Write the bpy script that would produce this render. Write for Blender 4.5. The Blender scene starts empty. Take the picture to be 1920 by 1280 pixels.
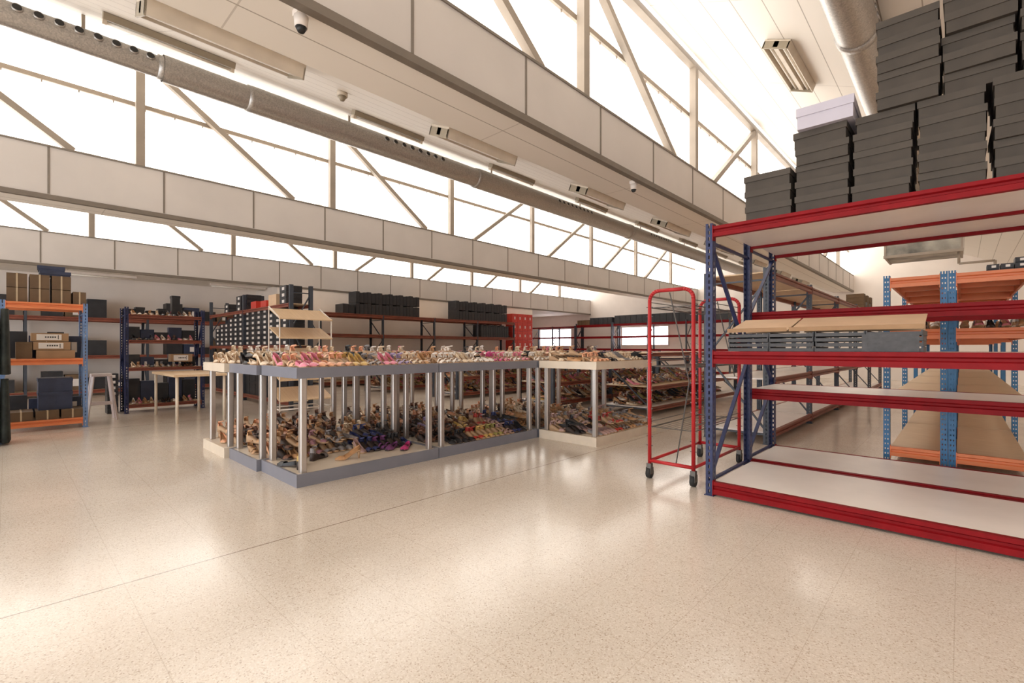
import bpy, math, random
from mathutils import Matrix, Vector
random.seed(7)
R = math.radians
scene = bpy.context.scene
col = scene.collection

# ------------------------------------------------------------------ camera
cam_d = bpy.data.cameras.new('camera'); cam = bpy.data.objects.new('camera', cam_d); col.objects.link(cam)
cam.location = (0, 0, 1.2); cam.rotation_euler = (R(90), 0, R(43.3))
cam_d.sensor_width = 36; cam_d.lens = 893 / 1920 * 36; cam_d.shift_y = 12 / 1920
cam_d.clip_start = 0.05; cam_d.clip_end = 200
scene.camera = cam
# ------------------------------------------------------------------ world, exposure
SKY = 2.3       # sky strength, sent in as fill light through an opening added behind the camera
w = bpy.data.worlds.new('world'); scene.world = w; w.use_nodes = True
w.node_tree.nodes['Background'].inputs[0].default_value = (.93, .96, 1, 1)
w.node_tree.nodes['Background'].inputs[1].default_value = SKY
vs = scene.view_settings
vs.view_transform = 'Standard'; vs.look = 'None'; vs.gamma = 1; vs.use_curve_mapping = False
vs.exposure = 1.0
scene.cycles.diffuse_bounces = 8
GLAZE = 1.9      # daylight coming through the translucent roof glazing

# ------------------------------------------------------------------ materials
def new_mat(name):
    m = bpy.data.materials.new(name); m.use_nodes = True
    nt = m.node_tree; b = nt.nodes['Principled BSDF']
    return m, nt, b
def mat(name, c, rough=.6, metal=0, var=.08, scale=6, bump=0, spec=.5):
    m, nt, b = new_mat(name)
    b.inputs['Roughness'].default_value = rough; b.inputs['Metallic'].default_value = metal
    b.inputs['Specular IOR Level'].default_value = spec
    tc = nt.nodes.new('ShaderNodeTexCoord'); n = nt.nodes.new('ShaderNodeTexNoise')
    n.inputs['Scale'].default_value = scale; n.inputs['Detail'].default_value = 4
    nt.links.new(tc.outputs['Object'], n.inputs['Vector'])
    r = nt.nodes.new('ShaderNodeValToRGB')
    r.color_ramp.elements[0].position = .3; r.color_ramp.elements[1].position = .7
    r.color_ramp.elements[0].color = (*[x * (1 - var) for x in c], 1)
    r.color_ramp.elements[1].color = (*[min(1, x * (1 + var)) for x in c], 1)
    nt.links.new(n.outputs['Fac'], r.inputs['Fac']); nt.links.new(r.outputs['Color'], b.inputs['Base Color'])
    if bump:
        bp = nt.nodes.new('ShaderNodeBump'); bp.inputs['Strength'].default_value = bump
        nt.links.new(n.outputs['Fac'], bp.inputs['Height']); nt.links.new(bp.outputs['Normal'], b.inputs['Normal'])
    return m
def math_node(nt, op, a, b=None):
    n = nt.nodes.new('ShaderNodeMath'); n.operation = op
    for i, v in enumerate((a, b)):
        if v is None: continue
        if isinstance(v, (int, float)): n.inputs[i].default_value = v
        else: nt.links.new(v, n.inputs[i])
    return n.outputs[0]
def mix_node(nt, f, a, b):
    n = nt.nodes.new('ShaderNodeMix'); n.data_type = 'RGBA'
    for s, v in ((0, f), (6, a), (7, b)):
        if isinstance(v, (int, float)): n.inputs[s].default_value = v
        elif isinstance(v, tuple): n.inputs[s].default_value = (*v, 1)
        else: nt.links.new(v, n.inputs[s])
    return n.outputs[2]
def line_mask(nt, coord, origin, pitch, width):
    # 1 on a thin line every pitch metres
    a = math_node(nt, 'SUBTRACT', coord, origin); a = math_node(nt, 'DIVIDE', a, pitch)
    a = math_node(nt, 'ADD', a, .5); a = math_node(nt, 'FRACT', a); a = math_node(nt, 'SUBTRACT', a, .5)
    a = math_node(nt, 'ABSOLUTE', a); return math_node(nt, 'LESS_THAN', a, width / pitch / 2)

def floor_mat():
    m, nt, b = new_mat('terrazzo')
    g = nt.nodes.new('ShaderNodeNewGeometry'); s = nt.nodes.new('ShaderNodeSeparateXYZ')
    nt.links.new(g.outputs['Position'], s.inputs[0])
    v = nt.nodes.new('ShaderNodeTexVoronoi'); v.inputs['Scale'].default_value = 190
    nt.links.new(g.outputs['Position'], v.inputs['Vector'])
    sep = nt.nodes.new('ShaderNodeSeparateColor'); nt.links.new(v.outputs['Color'], sep.inputs[0])
    ramp = nt.nodes.new('ShaderNodeValToRGB'); cr = ramp.color_ramp; cr.interpolation = 'CONSTANT'
    cols = [(0, (.64, .55, .46)), (.1, (.50, .41, .33)), (.14, (.72, .65, .57)), (.62, (.76, .69, .61)), (.86, (.81, .75, .68)), (.97, (.58, .49, .41))]
    cr.elements[0].position = 0; cr.elements[0].color = (*cols[0][1], 1)
    cr.elements[1].position = cols[1][0]; cr.elements[1].color = (*cols[1][1], 1)
    for p, c in cols[2:]:
        e = cr.elements.new(p); e.color = (*c, 1)
    nt.links.new(sep.outputs[0], ramp.inputs[0])
    n = nt.nodes.new('ShaderNodeTexNoise'); n.inputs['Scale'].default_value = .9; n.inputs['Detail'].default_value = 5
    nt.links.new(g.outputs['Position'], n.inputs['Vector'])
    r2 = nt.nodes.new('ShaderNodeValToRGB'); r2.color_ramp.elements[0].color = (.84, .83, .81, 1); r2.color_ramp.elements[1].color = (.98, .965, .95, 1)
    r2.color_ramp.elements[0].position = .3; r2.color_ramp.elements[1].position = .7
    nt.links.new(n.outputs['Fac'], r2.inputs[0])
    mul = nt.nodes.new('ShaderNodeMix'); mul.data_type = 'RGBA'; mul.blend_type = 'MULTIPLY'; mul.inputs[0].default_value = 1
    nt.links.new(ramp.outputs[0], mul.inputs[6]); nt.links.new(r2.outputs[0], mul.inputs[7])
    c = mul.outputs[2]
    lx = line_mask(nt, s.outputs[0], -3.1, .44, .004); ly = line_mask(nt, s.outputs[1], .85, .44, .004)
    mm = math_node(nt, 'MAXIMUM', lx, ly); mm = math_node(nt, 'MULTIPLY', mm, .28)
    c = mix_node(nt, mm, c, (.33, .24, .16))
    big = line_mask(nt, s.outputs[0], -3.1, 6.16, .009); big = math_node(nt, 'MULTIPLY', big, .85)
    c = mix_node(nt, big, c, (.16, .10, .06))
    dx = math_node(nt, 'ADD', s.outputs[0], 1.77); dy = math_node(nt, 'SUBTRACT', s.outputs[1], 1.16)
    rr_ = math_node(nt, 'SQRT', math_node(nt, 'ADD', math_node(nt, 'MULTIPLY', dx, dx), math_node(nt, 'MULTIPLY', dy, dy)))
    ring = math_node(nt, 'MULTIPLY', math_node(nt, 'LESS_THAN', math_node(nt, 'ABSOLUTE', math_node(nt, 'SUBTRACT', rr_, .11)), .005), .16)
    c = mix_node(nt, ring, c, (.40, .28, .17))
    nt.links.new(c, b.inputs['Base Color'])
    n2 = nt.nodes.new('ShaderNodeTexNoise'); n2.inputs['Scale'].default_value = 1.7; n2.inputs['Detail'].default_value = 6
    nt.links.new(g.outputs['Position'], n2.inputs['Vector'])
    rr = nt.nodes.new('ShaderNodeMapRange'); rr.inputs[3].default_value = .11; rr.inputs[4].default_value = .28
    nt.links.new(n2.outputs['Fac'], rr.inputs[0]); nt.links.new(rr.outputs[0], b.inputs['Roughness'])
    b.inputs['Specular IOR Level'].default_value = .6
    return m
def ceiling_mat():
    m, nt, b = new_mat('ceiling_panel')
    g = nt.nodes.new('ShaderNodeNewGeometry'); s = nt.nodes.new('ShaderNodeSeparateXYZ')
    nt.links.new(g.outputs['Position'], s.inputs[0])
    lx = line_mask(nt, s.outputs[0], -3.33, .34, .011); ly = line_mask(nt, s.outputs[1], 1.0, 2.4, .012)
    mm = math_node(nt, 'MAXIMUM', math_node(nt, 'MULTIPLY', lx, .75), math_node(nt, 'MULTIPLY', ly, .4))
    c = mix_node(nt, mm, (.82, .77, .70), (.27, .22, .17))
    nt.links.new(c, b.inputs['Base Color']); b.inputs['Roughness'].default_value = .55
    return m
def glaze_mat():
    m, nt, b = new_mat('translucent_sheet')
    g = nt.nodes.new('ShaderNodeNewGeometry'); s = nt.nodes.new('ShaderNodeSeparateXYZ')
    nt.links.new(g.outputs['Position'], s.inputs[0])
    cx = nt.nodes.new('ShaderNodeCombineXYZ')
    nt.links.new(s.outputs[1], cx.inputs[1]); nt.links.new(math_node(nt, 'MULTIPLY', s.outputs[2], .06), cx.inputs[2])
    n = nt.nodes.new('ShaderNodeTexNoise'); n.inputs['Scale'].default_value = 3.2; n.inputs['Detail'].default_value = 5
    nt.links.new(cx.outputs[0], n.inputs['Vector'])
    r = nt.nodes.new('ShaderNodeValToRGB')
    r.color_ramp.elements[0].position = .33; r.color_ramp.elements[0].color = (.34, .25, .16, 1)
    r.color_ramp.elements[1].position = .46; r.color_ramp.elements[1].color = (1, .965, .92, 1)
    nt.links.new(n.outputs['Fac'], r.inputs[0])
    nt.links.new(r.outputs[0], b.inputs['Emission Color']); b.inputs['Emission Strength'].default_value = GLAZE
    b.inputs['Base Color'].default_value = (.8, .78, .72, 1)
    return m
def emit_mat(name, c, s):
    m, nt, b = new_mat(name); b.inputs['Base Color'].default_value = (*c, 1)
    b.inputs['Emission Color'].default_value = (*c, 1); b.inputs['Emission Strength'].default_value = s
    return m
def wood_mat(name, c1, c2, sc=(3, 40, 3)):
    m, nt, b = new_mat(name)
    tc = nt.nodes.new('ShaderNodeTexCoord'); mp = nt.nodes.new('ShaderNodeMapping'); mp.inputs['Scale'].default_value = sc
    nt.links.new(tc.outputs['Object'], mp.inputs[0])
    n = nt.nodes.new('ShaderNodeTexNoise'); n.inputs['Scale'].default_value = 1; n.inputs['Detail'].default_value = 5
    nt.links.new(mp.outputs[0], n.inputs['Vector'])
    r = nt.nodes.new('ShaderNodeValToRGB'); r.color_ramp.elements[0].color = (*c1, 1); r.color_ramp.elements[1].color = (*c2, 1)
    r.color_ramp.elements[0].position = .3; r.color_ramp.elements[1].position = .7
    nt.links.new(n.outputs['Fac'], r.inputs[0]); nt.links.new(r.outputs[0], b.inputs['Base Color']); b.inputs['Roughness'].default_value = .55
    return m
def galv_mat():
    m, nt, b = new_mat('galvanised_steel')
    tc = nt.nodes.new('ShaderNodeTexCoord'); v = nt.nodes.new('ShaderNodeTexVoronoi'); v.inputs['Scale'].default_value = 85
    nt.links.new(tc.outputs['Object'], v.inputs['Vector'])
    sep = nt.nodes.new('ShaderNodeSeparateColor'); nt.links.new(v.outputs['Color'], sep.inputs[0])
    r = nt.nodes.new('ShaderNodeValToRGB'); r.color_ramp.elements[0].color = (.38, .36, .34, 1); r.color_ramp.elements[1].color = (.54, .51, .48, 1)
    nt.links.new(sep.outputs[0], r.inputs[0]); nt.links.new(r.outputs[0], b.inputs['Base Color'])
    b.inputs['Metallic'].default_value = .75; b.inputs['Roughness'].default_value = .38
    return m

M = dict(
    floor=floor_mat(), ceil=ceiling_mat(), glaze=glaze_mat(), galv=galv_mat(),
    stained=mat('stained_sheet_steel', (.26, .24, .20), .45, .3, var=.75, scale=2.2),
    wall=mat('wall_paint', (.84, .77, .71), .8, var=.04, scale=1.5),
    girder=mat('girder_cladding', (.60, .56, .53), .6, var=.05, scale=1.2),
    joint=mat('joint_strip', (.20, .17, .14), .6), flange=mat('flange_steel', (.18, .15, .12), .6),
    truss=mat('truss_paint', (.30, .25, .20), .5, var=.1, scale=3), rail=mat('rail_steel', (.34, .28, .22), .5),
    red=mat('red_beam_paint', (.21, .005, .008), .5, var=.12, scale=9, spec=.15), brick=mat('brownish_red_beam_paint', (.22, .06, .035), .45, var=.2, scale=4),
    orange=mat('orange_beam_paint', (.74, .22, .08), .4, var=.08, scale=5), navy=mat('navy_upright_paint', (.022, .03, .09), .4, var=.25, scale=10, spec=.35),
    blue=mat('blue_upright_paint', (.028, .15, .33), .4, var=.2, scale=12), slate=mat('dark_slate_upright_paint', (.05, .06, .08), .45, var=.2),
    paleblue=mat('pale_blue_upright_paint', (.14, .24, .46), .3, var=.2),
    board=mat('white_melamine', (.86, .81, .77), .35, var=.04, scale=3), wood=wood_mat('chipboard', (.60, .44, .28), (.72, .56, .38)),
    beige=wood_mat('beige_board', (.64, .45, .27), (.72, .53, .34)), 
    tgrey=mat('grey_laminate_edge', (.20, .205, .245), .35, var=.06, scale=4), twhite=mat('cream_laminate_edge', (.72, .62, .50), .35, var=.05),
    ttop=mat('pale_laminate', (.72, .63, .52), .3, var=.05), chrome=mat('brushed_chrome', (.52, .48, .45), .32, .8, var=0),
    black=mat('black_plastic', (.015, .015, .015), .45), rubber=mat('black_rubber', (.02, .02, .02), .7),
    trolley=mat('red_tube_paint', (.44, .022, .025), .35, var=.1, spec=.35), wire=mat('grey_wire', (.13, .12, .11), .4, .5),
    boot=mat('charcoal_boot_box_card', (.052, .041, .031), .7, var=.12, scale=8), lid=mat('charcoal_lid_card', (.060, .048, .037), .7, var=.1, scale=8),
    whitebox=mat('white_lid_card', (.50, .47, .54), .5, var=.03), dark=mat('black_box_card', (.022, .022, .026), .5, var=.3),
    navybox=mat('navy_box_card', (.025, .035, .075), .5, var=.25), label=mat('white_label_paper', (.75, .70, .66), .6, var=.05),
    ink=mat('black_ink', (.03, .03, .03), .6), carton=mat('brown_carton', (.36, .22, .12), .8, var=.12, scale=5),
    kraft=mat('dark_kraft_carton', (.14, .085, .045), .8, var=.2, scale=6), strap=mat('packing_tape', (.50, .38, .24), .5),
    tray=mat('cardboard_tray', (.68, .47, .30), .75, var=.06), greytray=mat('grey_plastic_tray', (.05, .048, .05), .5, var=.3, scale=20),
    redbox=mat('red_box_card', (.55, .04, .025), .45, var=.1), pink=mat('mauve_board', (.5, .3, .28), .5),
    fix=mat('light_housing', (.60, .52, .42), .45), tube=mat('unlit_fluorescent_tube', (.85, .80, .72), .3), reflector=mat('light_reflector', (.30, .25, .18), .4),
    garment=mat('dark_cloth', (.02, .024, .02), .9, var=.5, scale=12), stool=mat('white_plastic', (.66, .58, .58), .4),
    winlight=emit_mat('daylight_pane', (1, .95, 1), 2.6), white=mat('white_enamel', (.75, .68, .62), .4),
)

# ------------------------------------------------------------------ mesh builder
class MB:
    def __init__(s): s.v = []; s.f = []; s.m = []
    def add(s, vs_, fs, mi=0):
        o = len(s.v); s.v += [tuple(p) for p in vs_]
        for f in fs: s.f.append([i + o for i in f]); s.m.append(mi)
        return s
    def box(s, x0, x1, y0, y1, z0, z1, mi=0, T=None):
        p = [Vector(q) for q in ((x0, y0, z0), (x1, y0, z0), (x1, y1, z0), (x0, y1, z0), (x0, y0, z1), (x1, y0, z1), (x1, y1, z1), (x0, y1, z1))]
        if T is not None: p = [T @ q for q in p]
        return s.add(p, [(0, 3, 2, 1), (4, 5, 6, 7), (0, 1, 5, 4), (1, 2, 6, 5), (2, 3, 7, 6), (3, 0, 4, 7)], mi)
    def tube(s, a, b, r, n=10, mi=0, r2=None, caps=True):
        a = Vector(a); b = Vector(b); d = (b - a).normalized()
        u = d.orthogonal().normalized(); w_ = d.cross(u); r2 = r if r2 is None else r2
        vs_ = []
        for p, rr in ((a, r), (b, r2)):
            for i in range(n):
                t = 2 * math.pi * i / n; vs_.append(p + u * (rr * math.cos(t)) + w_ * (rr * math.sin(t)))
        fs = [(i, (i + 1) % n, n + (i + 1) % n, n + i) for i in range(n)]
        if caps: fs += [tuple(range(n))[::-1], tuple(range(n, 2 * n))]
        return s.add(vs_, fs, mi)
    def path(s, pts, r, n=8, mi=0):
        for a, b in zip(pts, pts[1:]): s.tube(a, b, r, n, mi)
        return s
    def bar(s, a, b, w_, t, mi=0, up=(0, 0, 1)):
        # rectangular bar from a to b: w_ across, t thick
        a = Vector(a); b = Vector(b); d = (b - a).normalized(); x = d.cross(Vector(up)).normalized(); y = x.cross(d)
        vs_ = [p + x * i * w_ / 2 + y * j * t / 2 for p in (a, b) for i, j in ((-1, -1), (1, -1), (1, 1), (-1, 1))]
        return s.add(vs_, [(0, 1, 2, 3), (7, 6, 5, 4), (0, 4, 5, 1), (1, 5, 6, 2), (2, 6, 7, 3), (3, 7, 4, 0)], mi)
    def prism(s, yz, x0, x1, mi=0):
        n = len(yz); vs_ = [(x0, y, z) for y, z in yz] + [(x1, y, z) for y, z in yz]
        fs = [(i, (i + 1) % n, n + (i + 1) % n, n + i) for i in range(n)] + [tuple(range(n))[::-1], tuple(range(n, 2 * n))]
        return s.add(vs_, fs, mi)
    def mesh(s, name, mats, smooth=False):
        me = bpy.data.meshes.new(name); me.from_pydata(s.v, [], s.f)
        for m_ in (mats if isinstance(mats, (list, tuple)) else [mats]): me.materials.append(m_)
        me.polygons.foreach_set('material_index', s.m)
        if smooth: me.polygons.foreach_set('use_smooth', [True] * len(s.f))
        me.update(); return me
def ob(name, me, parent=None, loc=(0, 0, 0), rz=0, rot=None):
    o = bpy.data.objects.new(name, me); col.objects.link(o); o.location = loc; o.rotation_euler = rot or (0, 0, rz)
    if parent is not None: o.parent = parent
    return o
def tag(o, label=None, cat=None, group=None, kind=None):
    if label and not 4 <= len(label.split()) <= 16: print('LABEL', label)
    if label: o['label'] = label
    if cat: o['category'] = cat
    if group: o['group'] = group
    if kind: o['kind'] = kind
    return o
def thing(name, label, cat, loc=(0, 0, 0), rz=0, group=None):
    return tag(ob(name, None, None, loc, rz), label, cat, group)
def struct(name, mb, m, label=None, parent=None):
    o = ob(name, mb.mesh(name, m), parent)
    if parent is None: o['kind'] = 'structure'
    if label: o['label'] = label
    return o
ORD = 'zeroth first second third fourth fifth sixth seventh eighth ninth tenth eleventh twelfth thirteenth fourteenth fifteenth sixteenth seventeenth eighteenth nineteenth twentieth'.split()

# ------------------------------------------------------------------ room shell
Y0, Y1 = -7.0, 22.3
struct('floor', MB().box(-21, 9, Y0, Y1, -.1, 0), M['floor'], 'pale beige polished terrazzo floor with thin joints')
struct('wall_far', MB().box(-21, 9, Y1, Y1 + .2, 0, 7), M['wall'], 'cream far wall with two low windows')
struct('wall_back', MB().box(-21, -13, Y0 - .2, Y0, 0, 7).box(7, 9, Y0 - .2, Y0, 0, 7).box(-13, 7, Y0 - .2, Y0, 3.2, 7), M['wall'], 'cream wall with a wide opening added for fill light')  # unseen opening, added so the sky brightens the hall from the front
pd = bpy.data.lights.new('sky_portal', 'AREA'); pd.shape = 'RECTANGLE'; pd.size = 20; pd.size_y = 3.2; pd.cycles.is_portal = True  # portal guiding sky sampling through the added opening
po = bpy.data.objects.new('sky_portal', pd); col.objects.link(po); po.location = (-3, Y0 - .1, 1.6); po.rotation_euler = (R(90), 0, 0)
struct('wall_right', MB().box(9, 9.2, Y0, Y1, 0, 7), M['wall'])
wl = MB(); wl.box(-17.0, -16.8, Y0, 5.6, 0, 3.08); wl.box(-16.8, -15.0, 5.6, 5.75, 0, 3.08); wl.box(-15.2, -15.0, 5.75, 17.2, 0, 3.08); wl.box(-21, -15.0, 17.2, 17.35, 0, 3.08); wl.box(-21.2, -21, 17.35, Y1, 0, 3.2)
struct('wall_left', wl, M['wall'], 'pinkish cream side wall behind the long racks')
ZB = {9: (3.38, 3.98), 3: (3.38, 3.98), -3: (3.38, 3.98), -9: (3.26, 3.95), -15: (3.08, 3.83)}
# sloped ceilings, one per saw-tooth bay
cm = MB()
for x in (9, 3, -3, -9):
    zb = ZB[x][0]; xa, xb = x - .65, x - 6 + .02
    if x == 9: cm.box(8.35, 9, Y0, Y1, zb, zb + .1)
    cm.add([(xa, Y0, zb), (xb, Y0, 5.7), (xb, Y1, 5.7), (xa, Y1, zb), (xa, Y0, zb + .1), (xb, Y0, 5.8), (xb, Y1, 5.8), (xa, Y1, zb + .1)],
           [(0, 3, 2, 1), (4, 5, 6, 7), (0, 1, 5, 4), (1, 2, 6, 5), (2, 3, 7, 6), (3, 0, 4, 7)])
cm.box(-21, -15.66, Y0, Y1, 3.08, 3.2)
struct('ceiling', cm, M['ceil'], 'cream sloped panels of the saw-tooth ceiling')
JO = {3: .2, -3: 2.09, -9: .39, -15: .52}
desc = {3: 'cream clad roof girder above the right of the hall', -3: 'large cream clad girder crossing nearest overhead', -9: 'second cream clad girder, above the middle of the hall', -15: 'farthest cream clad girder, above the left wall'}
for i, x in enumerate((3, -3, -9, -15)):
    z0, z1 = ZB[x]
    t = struct(f'trim_{i+1}', MB().box(x - .65, x, Y0, Y1 - .01, z0, z1), M['girder'], desc[x])
    j = MB(); y = JO[x] - 1.285 * 7
    while y < Y1 - .1:
        if y > Y0: j.box(x, x + .006, y - .012, y + .012, z0 + .03, z1 - .01)
        y += 1.285
    j.box(x, x + .012, Y0, Y1 - .02, z1 - .025, z1)
    ob('joint_strips', j.mesh('joint_strips', M['joint']), t)
    ob('soffit', MB().box(x - .65, x - .02, Y0, Y1 - .02, z0 - .012, z0 - .001).mesh('soffit', M['ceil']), t)
    f = MB(); f.box(x - .05, x + .02, Y0, Y1 - .02, z0 - .045, z0 - .002); f.box(x, x + .02, Y0, Y1 - .02, z0 - .002, z0 + .018)
    ob('bottom_flange', f.mesh('bottom_flange', M['flange']), t)
    # translucent glazing over the girder
    g = struct(f'window_{i+1}', MB().box(x - .20, x - .17, Y0, Y1 - .01, z1, 5.72), M['glaze'], 'glowing white translucent glazing band above ' + desc[x].split(',')[0])
    rr = MB(); rr.box(x - .17, x - .135, Y0, Y1 - .02, 4.87, 4.935)
    yy = Y0 + .1
    while yy < Y1 - .2:
        rr.box(x - .165, x - .15, yy, yy + .015, 4.84, 4.882); yy += .38
    ob('glazing_rail', rr.mesh('glazing_rail', M['rail']), g)
    # truss
    tl = {3: 'white steel roof truss over the right bay', -3: 'pale steel roof truss standing on the nearest girder', -9: 'pale steel roof truss standing on the second girder', -15: 'pale steel roof truss on the farthest girder'}[x]
    tr = thing('roof_truss', tl, 'roof truss', (x - .07, 0, z1), 0, 'steel trusses in the roof glazing')
    ob('top_chord', MB().box(-.05, .05, Y0, Y1 - .02, 5.60 - z1, 5.69 - z1).mesh('top_chord', M['truss']), tr)
    ys = [1.39 + 3.03 * k for k in range(-2, 7)]
    for y in ys:
        ob('post', MB().box(-.05, .05, -.055, .055, 0, 5.6 - z1).mesh('post', M['truss']), tr, (0, y, 0))
    for a, b in zip(ys, ys[1:]):
        p, q = ((a + .05, 5.58 - z1), (b - .75, .01)) if a < 7.2 else ((b - .05, 5.58 - z1), (a + .75, .01))
        ob('diagonal', MB().bar((0, p[0], p[1]), (0, q[0], q[1]), .085, .085, up=(1, 0, 0)).mesh('diagonal', M['truss']), tr)
# two windows in the far wall
for k, (xa, xb, za, zb) in enumerate(((-18.6, -16.3, 1.33, 2.28), (-13.0, -10.45, 1.36, 2.26))):
    wn = MB().box(xa, xb, Y1 - .03, Y1 - .012, za, zb)
    o = struct(f'window_{k+5}', wn, M['winlight'], ('bright far window left of the dark boot boxes', 'bright far window seen through the red trolley')[k])
    fr = MB(); 
    for a in (xa - .05, xb): fr.box(a, a + .05, Y1 - .06, Y1, za - .05, zb + .05)
    for a in (za - .05, zb): fr.box(xa, xb, Y1 - .06, Y1, a, a + .05)
    ob('window_frame', fr.mesh('window_frame', M['white']), o)

# ------------------------------------------------------------------ lights fixtures, ducts
def slope_z(x, base=-3):
    zb = ZB[base][0]; return zb + (5.7 - zb) * (base - .65 - x) / 5.35
def fixture(x, y, L, big, label, group, base=-3):
    zb = ZB[base][0]; ang = math.atan2(5.7 - zb, 5.35)
    t = thing('ceiling_light', label, 'ceiling light', (x, y, slope_z(x, base)), 0, group)
    t.rotation_euler = (0, ang, 0)
    if big:
        h = MB(); h.prism([(0, -.02), (0, 0), (L, 0), (L, -.02)], -.16, .16)
        h.box(-.03, .03, 0, L, -.09, -.02); h.box(-.16, -.145, 0, L, -.10, -.02); h.box(.145, .16, 0, L, -.10, -.02)
        ob('housing', h.mesh('housing', M['fix']), t)
        for e in (0, L - .012): ob('end_cap', MB().box(-.16, .16, e, e + .012, -.11, -.02).mesh('end_cap', M['reflector']), t)
        for s_ in (-.085, .085): ob('lamp_tube', MB().tube((s_, .02, -.065), (s_, L - .02, -.065), .018, 8).mesh('lamp_tube', M['tube'], True), t)
    else:
        ob('housing', MB().box(-.05, .05, 0, L, -.06, 0).mesh('housing', M['reflector']), t)
        ob('lamp_tube', MB().tube((0, .03, -.08), (0, L - .03, -.08), .016, 8).mesh('lamp_tube', M['tube'], True), t)
        for e in (0, L - .03): ob('end_cap', MB().box(-.03, .03, e, e + .03, -.10, -.06).mesh('end_cap', M['fix']), t)
    return t
for k in range(8):
    pos = ('nearest' if k == 0 else ORD[k + 1] + ' along')
    fixture(-3.90, .60 + 2.46 * k, 1.02, True, f'wide twin-tube ceiling light, {pos}, in the row beside the nearest girder', 'wide ceiling lights beside the nearest girder')
    fixture(-5.68, .60 + 2.46 * k, 1.08, False, f'slim single-tube ceiling light, {pos}, in the row above the long duct', 'slim ceiling lights above the long duct')
fixture(-1.70, 6.75, 1.42, True, 'wide twin-tube ceiling light at upper right beside the boot boxes', 'wide ceiling lights in the right bay', 3)
fixture(-1.70, 3.2, 1.42, True, 'wide twin-tube ceiling light at upper right above the red rack', 'wide ceiling lights in the right bay', 3)
for k, (ya, lb) in enumerate(((.85, 'white tube light on the low left ceiling above the brown cartons'), (4.05, 'white tube light on the low left ceiling above the black shoe boxes'))):
    t = thing('ceiling_light', lb, 'ceiling light', (-15.85, ya, 3.08), 0, 'white tube lights on the low left ceiling')
    ob('housing', MB().box(-.06, .06, 0, 1.5, -.06, 0).mesh('housing', M['white']), t)
    ob('lamp_tube', MB().tube((0, .03, -.08), (0, 1.47, -.08), .02, 8).mesh('lamp_tube', M['tube'], True), t)
def duct(name, label, x, z, ya, yb, segs, nozzles):
    t = thing(name, label, 'duct', (x, 0, z))
    for a, b, r in segs:
        m = MB(); n = 28; rings = []
        y = a; ylist = []
        while y < b - 1e-6: ylist.append(y); y += .12
        ylist.append(b)
        vs_ = []; fs = []
        for i, y in enumerate(ylist):
            rr = r * (1.0 + (.012 if i % 2 else 0))
            for k in range(n):
                an = 2 * math.pi * k / n; vs_.append((rr * math.cos(an), y, rr * math.sin(an)))
        for i in range(len(ylist) - 1):
            for k in range(n): fs.append((i * n + k, (i + 1) * n + k, (i + 1) * n + (k + 1) % n, i * n + (k + 1) % n))
        m.add(vs_, fs); ob('duct_section', m.mesh('duct_section', M['galv'], True), t)
        c = MB()
        for e in (b,):
            c.tube((0, e - .05, 0), (0, e + .05, 0), r + .014, n)
        ob('collar', c.mesh('collar', M['galv'], True), t)
    for y, r in nozzles:
        a = R(18); d = Vector((math.cos(a), 0, math.sin(a)))
        ring = MB().tube(d * (r - .01) + Vector((0, y, 0)), d * (r + .012) + Vector((0, y, 0)), .046, 16)
        o = ob('nozzle', ring.mesh('nozzle', M['galv'], True), t)
        ob('opening', MB().tube(d * (r + .008) + Vector((0, y, 0)), d * (r + .0145) + Vector((0, y, 0)), .036, 16).mesh('opening', M['black']), o)
    for k in range(10):
        y = Y0 + 1.5 + 3.03 * k
        if y < ya or y > yb: continue
        ob('hanger', MB().box(-.006, .006, y - .015, y + .015, .1, slope_z(x, -3 if x < -4 else 3) - z).mesh('hanger', M['rail']), t)
    return t
nz = [(.07 + .15 * i, .12) for i in range(8)] + [(4.15 + .16 * i, .165) for i in range(8)] + [(8.6 + .16 * i, .185) for i in range(9)] + [(13.0 + .16 * i, .185) for i in range(9)]
duct('spiral_duct', 'long round galvanised air duct crossing above the display tables', -6.8, 4.47, Y0, Y1,
     [(Y0 + .05, 1.25, .12), (1.25, 2.2, .15), (2.2, 6.2, .165), (6.2, 12, .185), (12, Y1 - .1, .185)], nz)
nz = [(5.0 + .16 * i, .185) for i in range(9)]
duct('spiral_duct', 'round galvanised air duct passing beside the stacked boot boxes', -.8, 4.55, Y0, 20.6,
     [(Y0 + .05, 2.2, .165), (2.2, 6.2, .185), (6.2, 12, .185), (12, 20.6, .185)], nz)
t = thing('air_handling_box', 'large galvanised ventilation box mounted high on the far wall', 'ventilation unit', (-.63, 14.6, 3.3))
ob('casing', MB().box(-.66, .66, -.6, .6, 0, 1.0).mesh('casing', M['stained']), t)
b_ = MB()
for x in (-.67, .63): b_.box(x, x + .04, -.62, .6, -.02, 1.01)
b_.box(-.68, .68, -.63, -.6, -.03, .03)
ob('stiffener', b_.mesh('stiffener', M['rail']), t)
for x in (-.5, .5): ob('hanger', MB().box(x - .01, x + .01, -.01, .01, 1.0, slope_z(x - .63, 3) - 3.3).mesh('hanger', M['rail']), t)
ob('drain_pipe', MB().path([(.6, -.5, 0), (.6, -.5, -.28), (1.15, -.5, -.28), (1.15, -.5, -.55)], .025, 10).mesh('drain_pipe', M['rail'], True), t)
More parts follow.
